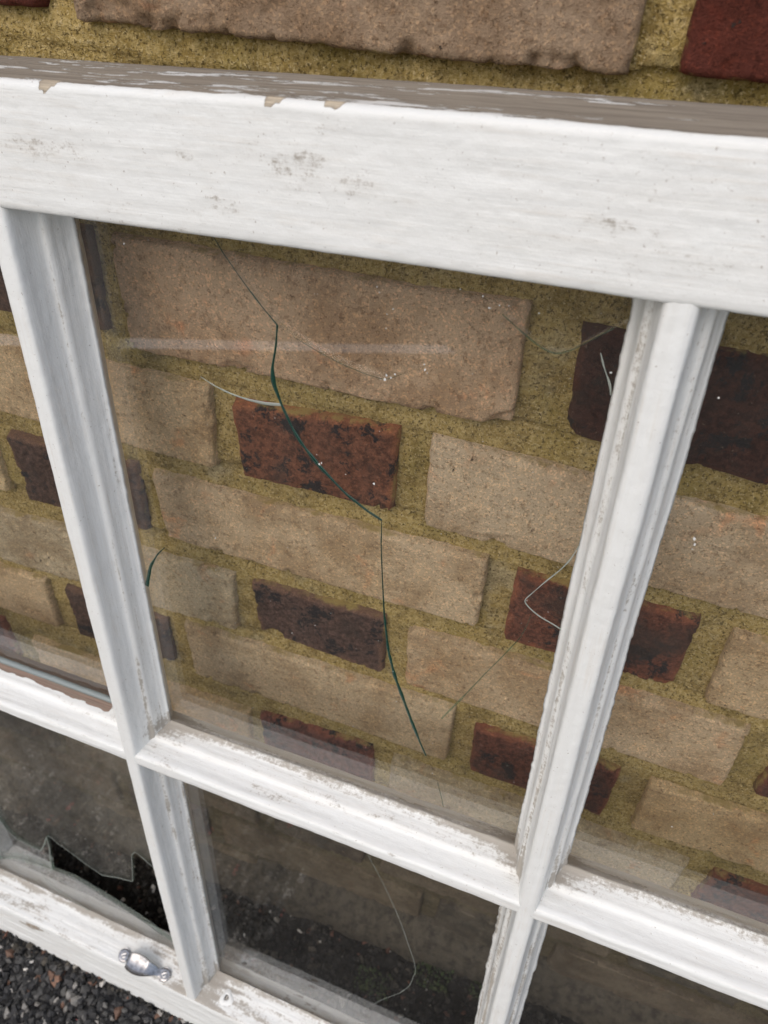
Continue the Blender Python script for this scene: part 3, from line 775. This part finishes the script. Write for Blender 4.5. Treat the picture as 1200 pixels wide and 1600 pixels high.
ribbon('crack', crack1a, [0.35, 0.42, 0.5], M_CRACK, mid, GL + 0.3, 1)
ribbon('crack', crack1b, [0.9, 1.1, 1.9, 1.3, 1.5, 2.0, 1.5, 1.6, 1.2], M_CRACK, mid, GL + 0.2, 2)
ribbon('crack', crack1c, [0.5, 0.6, 0.8, 1.3, 1.6, 2.0, 1.9, 0.9], M_CRACK, mid, GL + 0.2, 3)
ribbon('crack', crack2[1:7], [0.2, 0.3, 0.45, 0.3, 0.2], M_CRACK_F, mid, GL + 0.3, 4)
ribbon('crack', crack2[10:], [0.5, 0.6, 0.8, 0.4, 0.6], M_CRACK_F, mid, GL + 0.3, 4)
ribbon('crack', [(-192.0, -143.8), (-185.2, -146.9), (-177.0, -149.2), (-168.7, -150.4), (-158.8, -150.6), (-150.6, -149.5)], [0.4, 0.7, 1.0, 1.2, 1.1], M_CRACK_L, mid, seed=5)
ribbon('crack', [(-229.0, -253.3), (-234.7, -259.5), (-241.3, -270.3), (-246.9, -287.0)], [0.4, 1.2, 2.6, 2.4], M_CRACK, mid, seed=6)
ribbon('crack', [(-11.0, -185.6), (-13.1, -193.8), (-16.2, -200.4), (-22.5, -210.4), (-30.0, -223.5), (-26.5, -226.9), (-21.0, -230.4), (-15.7, -232.0), (-10.9, -234.2)], [0.3, 0.6, 0.5, 0.35, 0.7, 1.0, 0.6], M_CRACK_L, mid, seed=7)
ribbon('crack', [(-25.4, -230.4), (-26.7, -238.9), (-28.7, -246.6), (-35.3, -261.1), (-41.9, -274.8), (-51.6, -296.2), (-62.1, -318.4)], [0.6, 0.6, 0.7, 0.8, 1.0], M_CRACK_F, mid, seed=8)
ribbon('crack', [(-60.3, -372.9), (-57.0, -385.1), (-55.2, -393.4)], [0.5, 0.6], M_CRACK_F, mid, seed=9)
sp = [(-223.3, -88.0), (-105.7, -89.8), (-104.6, -91.9), (-98.7, -97.6), (-101.3, -100.0), (-101.4, -105.8), (-84.1, -120.3), (-84.6, -118.0), (-83.2, -121.5), (-100.5, -125.8), (-101.2, -127.7), (-98.5, -126.3), (-103, -128), (-96.8, -124.6), (-132.1, -175.6), (-131.0, -174.8), (-118.8, -177.9), (-104.8, -179.5), (-60.8, -91.3), (-57.1, -89.8), (-53.6, -89.5), (-42.3, -90.4), (-63.7, -87.4), (-195.1, -234.6), (-194.3, -236.2), (-13.2, -108), (-71.4, -197.6), (-151.2, -288.6), (-136.8, -277.6), (-100.0, -275.0), (-88.2, -316.2), (-63.9, -366.0)]
ribbon('crack', [(-18.2, -101.5), (-16.4, -106), (-14.6, -109.4), (-12.4, -113), (-11.6, -117)], [0.2, 0.6, 0.3, 0.8, 0.3], M_CRACK_L, mid, seed=14)
flecks('white_flecks', sp, mid, M_FLECK, 0.42, 3)
rs = np.random.RandomState(5)
flecks('dust_specks', list(zip(rs.uniform(UM0 + 8, UM1 - 8, 160), rs.uniform(VH + 14, VT - 8, 160))), mid, M_FLECK, 0.17, 4)
# neighbours
tl = pane(); slab('glass_sheet', rect(PU0 + 3, B1 - 6, VH + 6, VT), GL, 3.0, M_GLASS, tl)
tr = pane(); slab('glass_sheet', rect(B2 + 6, PU1 - 3, VH + 6, VT), GL, 3.0, M_GLASS, tr)
flecks('white_flecks', [(31.2, -169.9), (32.0, -172.5), (31.6, -175), (24.5, -110.5), (6.1 + 12, -109.1), (31.8, -297.7), (78.5, -323.1), (63.5, -342.6), (70, -250), (45, -230)], tr, M_FLECK, 0.36, 6)
bm = pane('dusty bottom pane with a thin wandering crack'); slab('glass_sheet', rect(UM0, UM1, VB - 6, VH - 6), GL, 3.0, M_GLASS_D, bm)
ribbon('crack', [(-102.4, -473.4), (-95.0, -489.4), (-87.8, -506.9), (-80.3, -526.7), (-74.7, -544.3), (-67.5, -570.6), (-63.1, -586.1), (-60.8, -600.9), (-64.5, -627.6), (-71.7, -645.7), (-84.6, -667.2), (-101.0, -699.4)], [0.22, 0.3, 0.34, 0.25], M_CRACK_L, bm, seed=12)
br = pane(); slab('glass_sheet', rect(B2 + 6, PU1 - 3, VB - 6, VH - 6), GL, 3.0, M_GLASS_D, br)
# broken pane bottom left: upper sheet with a torn lower edge, two shards still in the rebate
bl = pane('smashed bottom pane with a jagged dark hole')
up_edge = [(-477.8, -649.1), (-473.6, -665.2), (-464.5, -673.3), (-448, -677), (-434.9, -675.2), (-427, -660), (-419.8, -643.2), (-413.5, -644.4), (-409.7, -649.2), (-396.6, -655.4), (-380.8, -665.1), (-364.4, -672.3), (-344.6, -663.4), (-327.6, -658.3), (-323.4, -633.0), (-319.9, -611.0), (-314.4, -602.8), (-299.7, -615.5), (-278, -634)]
slab('glass_shard', [(PU0 + 3, -640), *up_edge, (B1 - 6, VH - 6), (PU0 + 3, VH - 6)], GL, 3.0, M_GLASS_B, bl)
left_sh = [(PU0 + 3, -640.5), (-478.2, -649.6), (-474, -665.8), (-464.8, -673.9), (-448, -677.6), (-435.2, -675.7), (-427.2, -660.4), (-420.2, -643.8), (-421.5, -662), (-426.6, -683.9), (-430.3, -706.1), (-458.0, -711.7), (-480.0, -718.0), (-506.1, -734.6), (PU0 + 3, -742)]
slab('glass_shard', left_sh, GL + 0.5, 3.0, M_GLASS_B, bl, (0.01, 0.012))
bot_sh = [(PU0 + 3, -743), (-506.1, -735.2), (-480.0, -718.6), (-458.0, -712.3), (-430.3, -706.7), (-405.1, -703.9), (-380.0, -709.2), (-358.9, -714.9), (-336.2, -722.7), (-321.4, -729.3), (-308.2, -737.0), (-292, -746), (-280, -758), (-272, VB - 6), (PU0 + 3, VB - 6)]
slab('glass_shard', bot_sh, GL + 0.2, 3.0, M_GLASS_B, bl, (0.0, -0.012))
ribbon('crack', up_edge[2:], [0.5, 0.4, 0.5, 0.5, 0.6, 0.9, 0.6, 0.6, 0.8, 0.4], M_CRACK_L, bl, GL + 0.2, 20)
ribbon('crack', [(-430.3, -706.1), (-405.1, -703.5), (-380.0, -708.8), (-358.9, -714.5), (-336.2, -722.3), (-321.4, -728.9), (-308.2, -736.6)], [0.8, 1.2, 1.5, 1.8, 1.5], M_CRACK, bl, GL + 0.9, 21)
ribbon('crack', [(-506.1, -734.6), (-480.0, -718.0), (-458.0, -711.7), (-430.3, -706.1)], [0.5, 0.8, 1.2], M_CRACK_L, bl, GL + 1.3, 22)
ribbon('crack', [(-477.8, -649.1), (-473.6, -665.2), (-464.5, -673.3), (-448, -677), (-434.9, -675.2), (-427, -660), (-419.8, -643.2), (-421.2, -662), (-426.6, -683.9), (-430.3, -706.1)], [0.6, 0.7, 0.9, 0.9, 0.7], M_CRACK_L, bl, GL + 1.3, 23)
ribbon('crack', [(-450.6, -713.7), (-444.6, -734.9), (-431.6, -746.0), (-398.5, -756.2)], [0.5, 0.8, 0.6], M_CRACK_L, bl, GL + 1.3, 24)
# exposed glass edge and putty skin where the paint has peeled off the left bar
pk = np.arange(PU0 + 10, B1 - 14, 2.0)
V = np.stack([SL(pk, HB + 15.2 + 0.5 * fbm(pk / 9, 0.5, 0, 71), -24.5 + 0 * pk), SL(pk, HB + 16.6 + 0 * pk, -25.2 + 0 * pk), SL(pk, HB + 18.2 + 0.6 * fbm(pk / 7, 0.5, 0, 72), -27.6 + 0 * pk), SL(pk, HB + 14 + 0 * pk, -27.9 + 0 * pk)], 1)
link('glass_edge', mesh_np('glass_edge', V.reshape(-1, 3), grid_faces(len(pk), 4, True), M_EDGE), tl)

# --- sash lift (small chrome pull) on the moulding of the bottom rail
slope = math.atan2(10.5, 27.0)
lift = empty('sash_lift'); lift.parent = sash
lc = SL(-319.0, -763.4, -7.6)
lift.location = Vector(lc.tolist())
# local axes: x along the rail, z out of the moulding (mostly up), y in along it
lift.rotation_euler = (math.radians(19), 0, 0)
def lift_mesh():
    n, m = 61, 15
    S = np.linspace(-1, 1, n)[:, None] + np.zeros((1, m)); T = np.linspace(-1, 1, m)[None] + np.zeros((n, 1))
    a = np.abs(S)
    lobe = 6.0 * np.sqrt(np.clip(1 - ((a - 0.79) / 0.21) ** 2, 0, 1))
    leaf = 8.4 * np.sqrt(np.clip(1 - (a / 0.64) ** 2, 0, 1)) ** 1.4
    neck = 3.4 * sstep(0.84, 0.74, a)
    wid = np.maximum(np.maximum(lobe, leaf), neck)
    x = S * 29.0
    up_ = sstep(0.68, 0.30, a)
    x = x - 3.0 * up_
    y = T * wid - 2.0 * up_
    z = 1.0 + 9.5 * up_ + up_ * (1.0 * T + 1.8 * T ** 2 - 1.2) - 0.7 * np.abs(T) ** 6 * (1 - up_)
    P = np.stack([x, y, z], -1)
    Q = P.copy(); Q[..., 2] -= 1.5
    V = np.concatenate([P.reshape(-1, 3), Q.reshape(-1, 3)]) / 1000
    f1 = grid_faces(n, m); f2 = grid_faces(n, m)[:, ::-1] + n * m
    ix = np.arange(n * m).reshape(n, m)
    ring = np.concatenate([ix[:, 0], ix[-1, 1:], ix[-2::-1, -1], ix[0, -2:0:-1]])
    k = np.roll(ring, -1)
    f3 = np.stack([ring, k, k + n * m, ring + n * m], -1)
    return mesh_np('grip', V, np.concatenate([f1[:, ::-1] * 0 + f1, f2, f3]), M_CHROME)
link('grip', lift_mesh(), lift)
for sx_ in (-1, 1):
    r_ = np.array([0.0, 1.1, 2.1, 2.7, 2.9]); h_ = np.array([0.75, 0.72, 0.6, 0.35, -0.3])
    an = np.linspace(0, 2 * math.pi, 20, endpoint=False)
    V = np.stack([r_[:, None] * np.cos(an), r_[:, None] * np.sin(an), h_[:, None] + 0 * an], -1)
    c_, s_ = math.cos(0.6), math.sin(0.6)
    sl = np.abs(V[..., 0] * s_ - V[..., 1] * c_) < 0.5
    V[..., 2] -= 0.9 * (sl & (V[..., 2] > 0.5))
    V = V.reshape(-1, 3) + (sx_ * 22.9, 0.0, 1.0)
    link('screw', mesh_np('screw', V / 1000, grid_faces(5, 20, True), M_SCREW), lift)
# empty screw hole with a lip of old paint
for (u, dv) in ((-231.5, 0.0),):
    an = np.linspace(0, 2 * math.pi, 24, endpoint=False)
    r_ = np.array([0.01, 1.7, 2.1, 3.4, 4.8, 6.4]); h_ = np.array([-1.2, -0.6, 0.5, 0.7, 0.35, -0.6])
    rr = r_[:, None] * (1 + 0.12 * np.sin(3 * an + 1)); hh = h_[:, None] + 0.15 * np.cos(2 * an)
    # lies on the moulding: across the slope is (depth), out of it is (up)
    P = SL(u + rr * np.cos(an), -762.6 + hh + 0.37 * rr * np.sin(an) * 0.0 - 0.36 * rr * np.sin(an), -12 + rr * np.sin(an))
    me = mesh_np('screw_hole', P.reshape(-1, 3), grid_faces(6, 24, True), [M_DARK, M_PAINT], True,
                 {'dirt': np.full(144, 0.35), 'bare': np.zeros(144), 'along': P.reshape(-1, 3), 'barecol': np.zeros((144, 3))},
                 mat_idx=np.repeat([0, 0, 1, 1, 1], 24))
    link('screw_hole', me, sash)
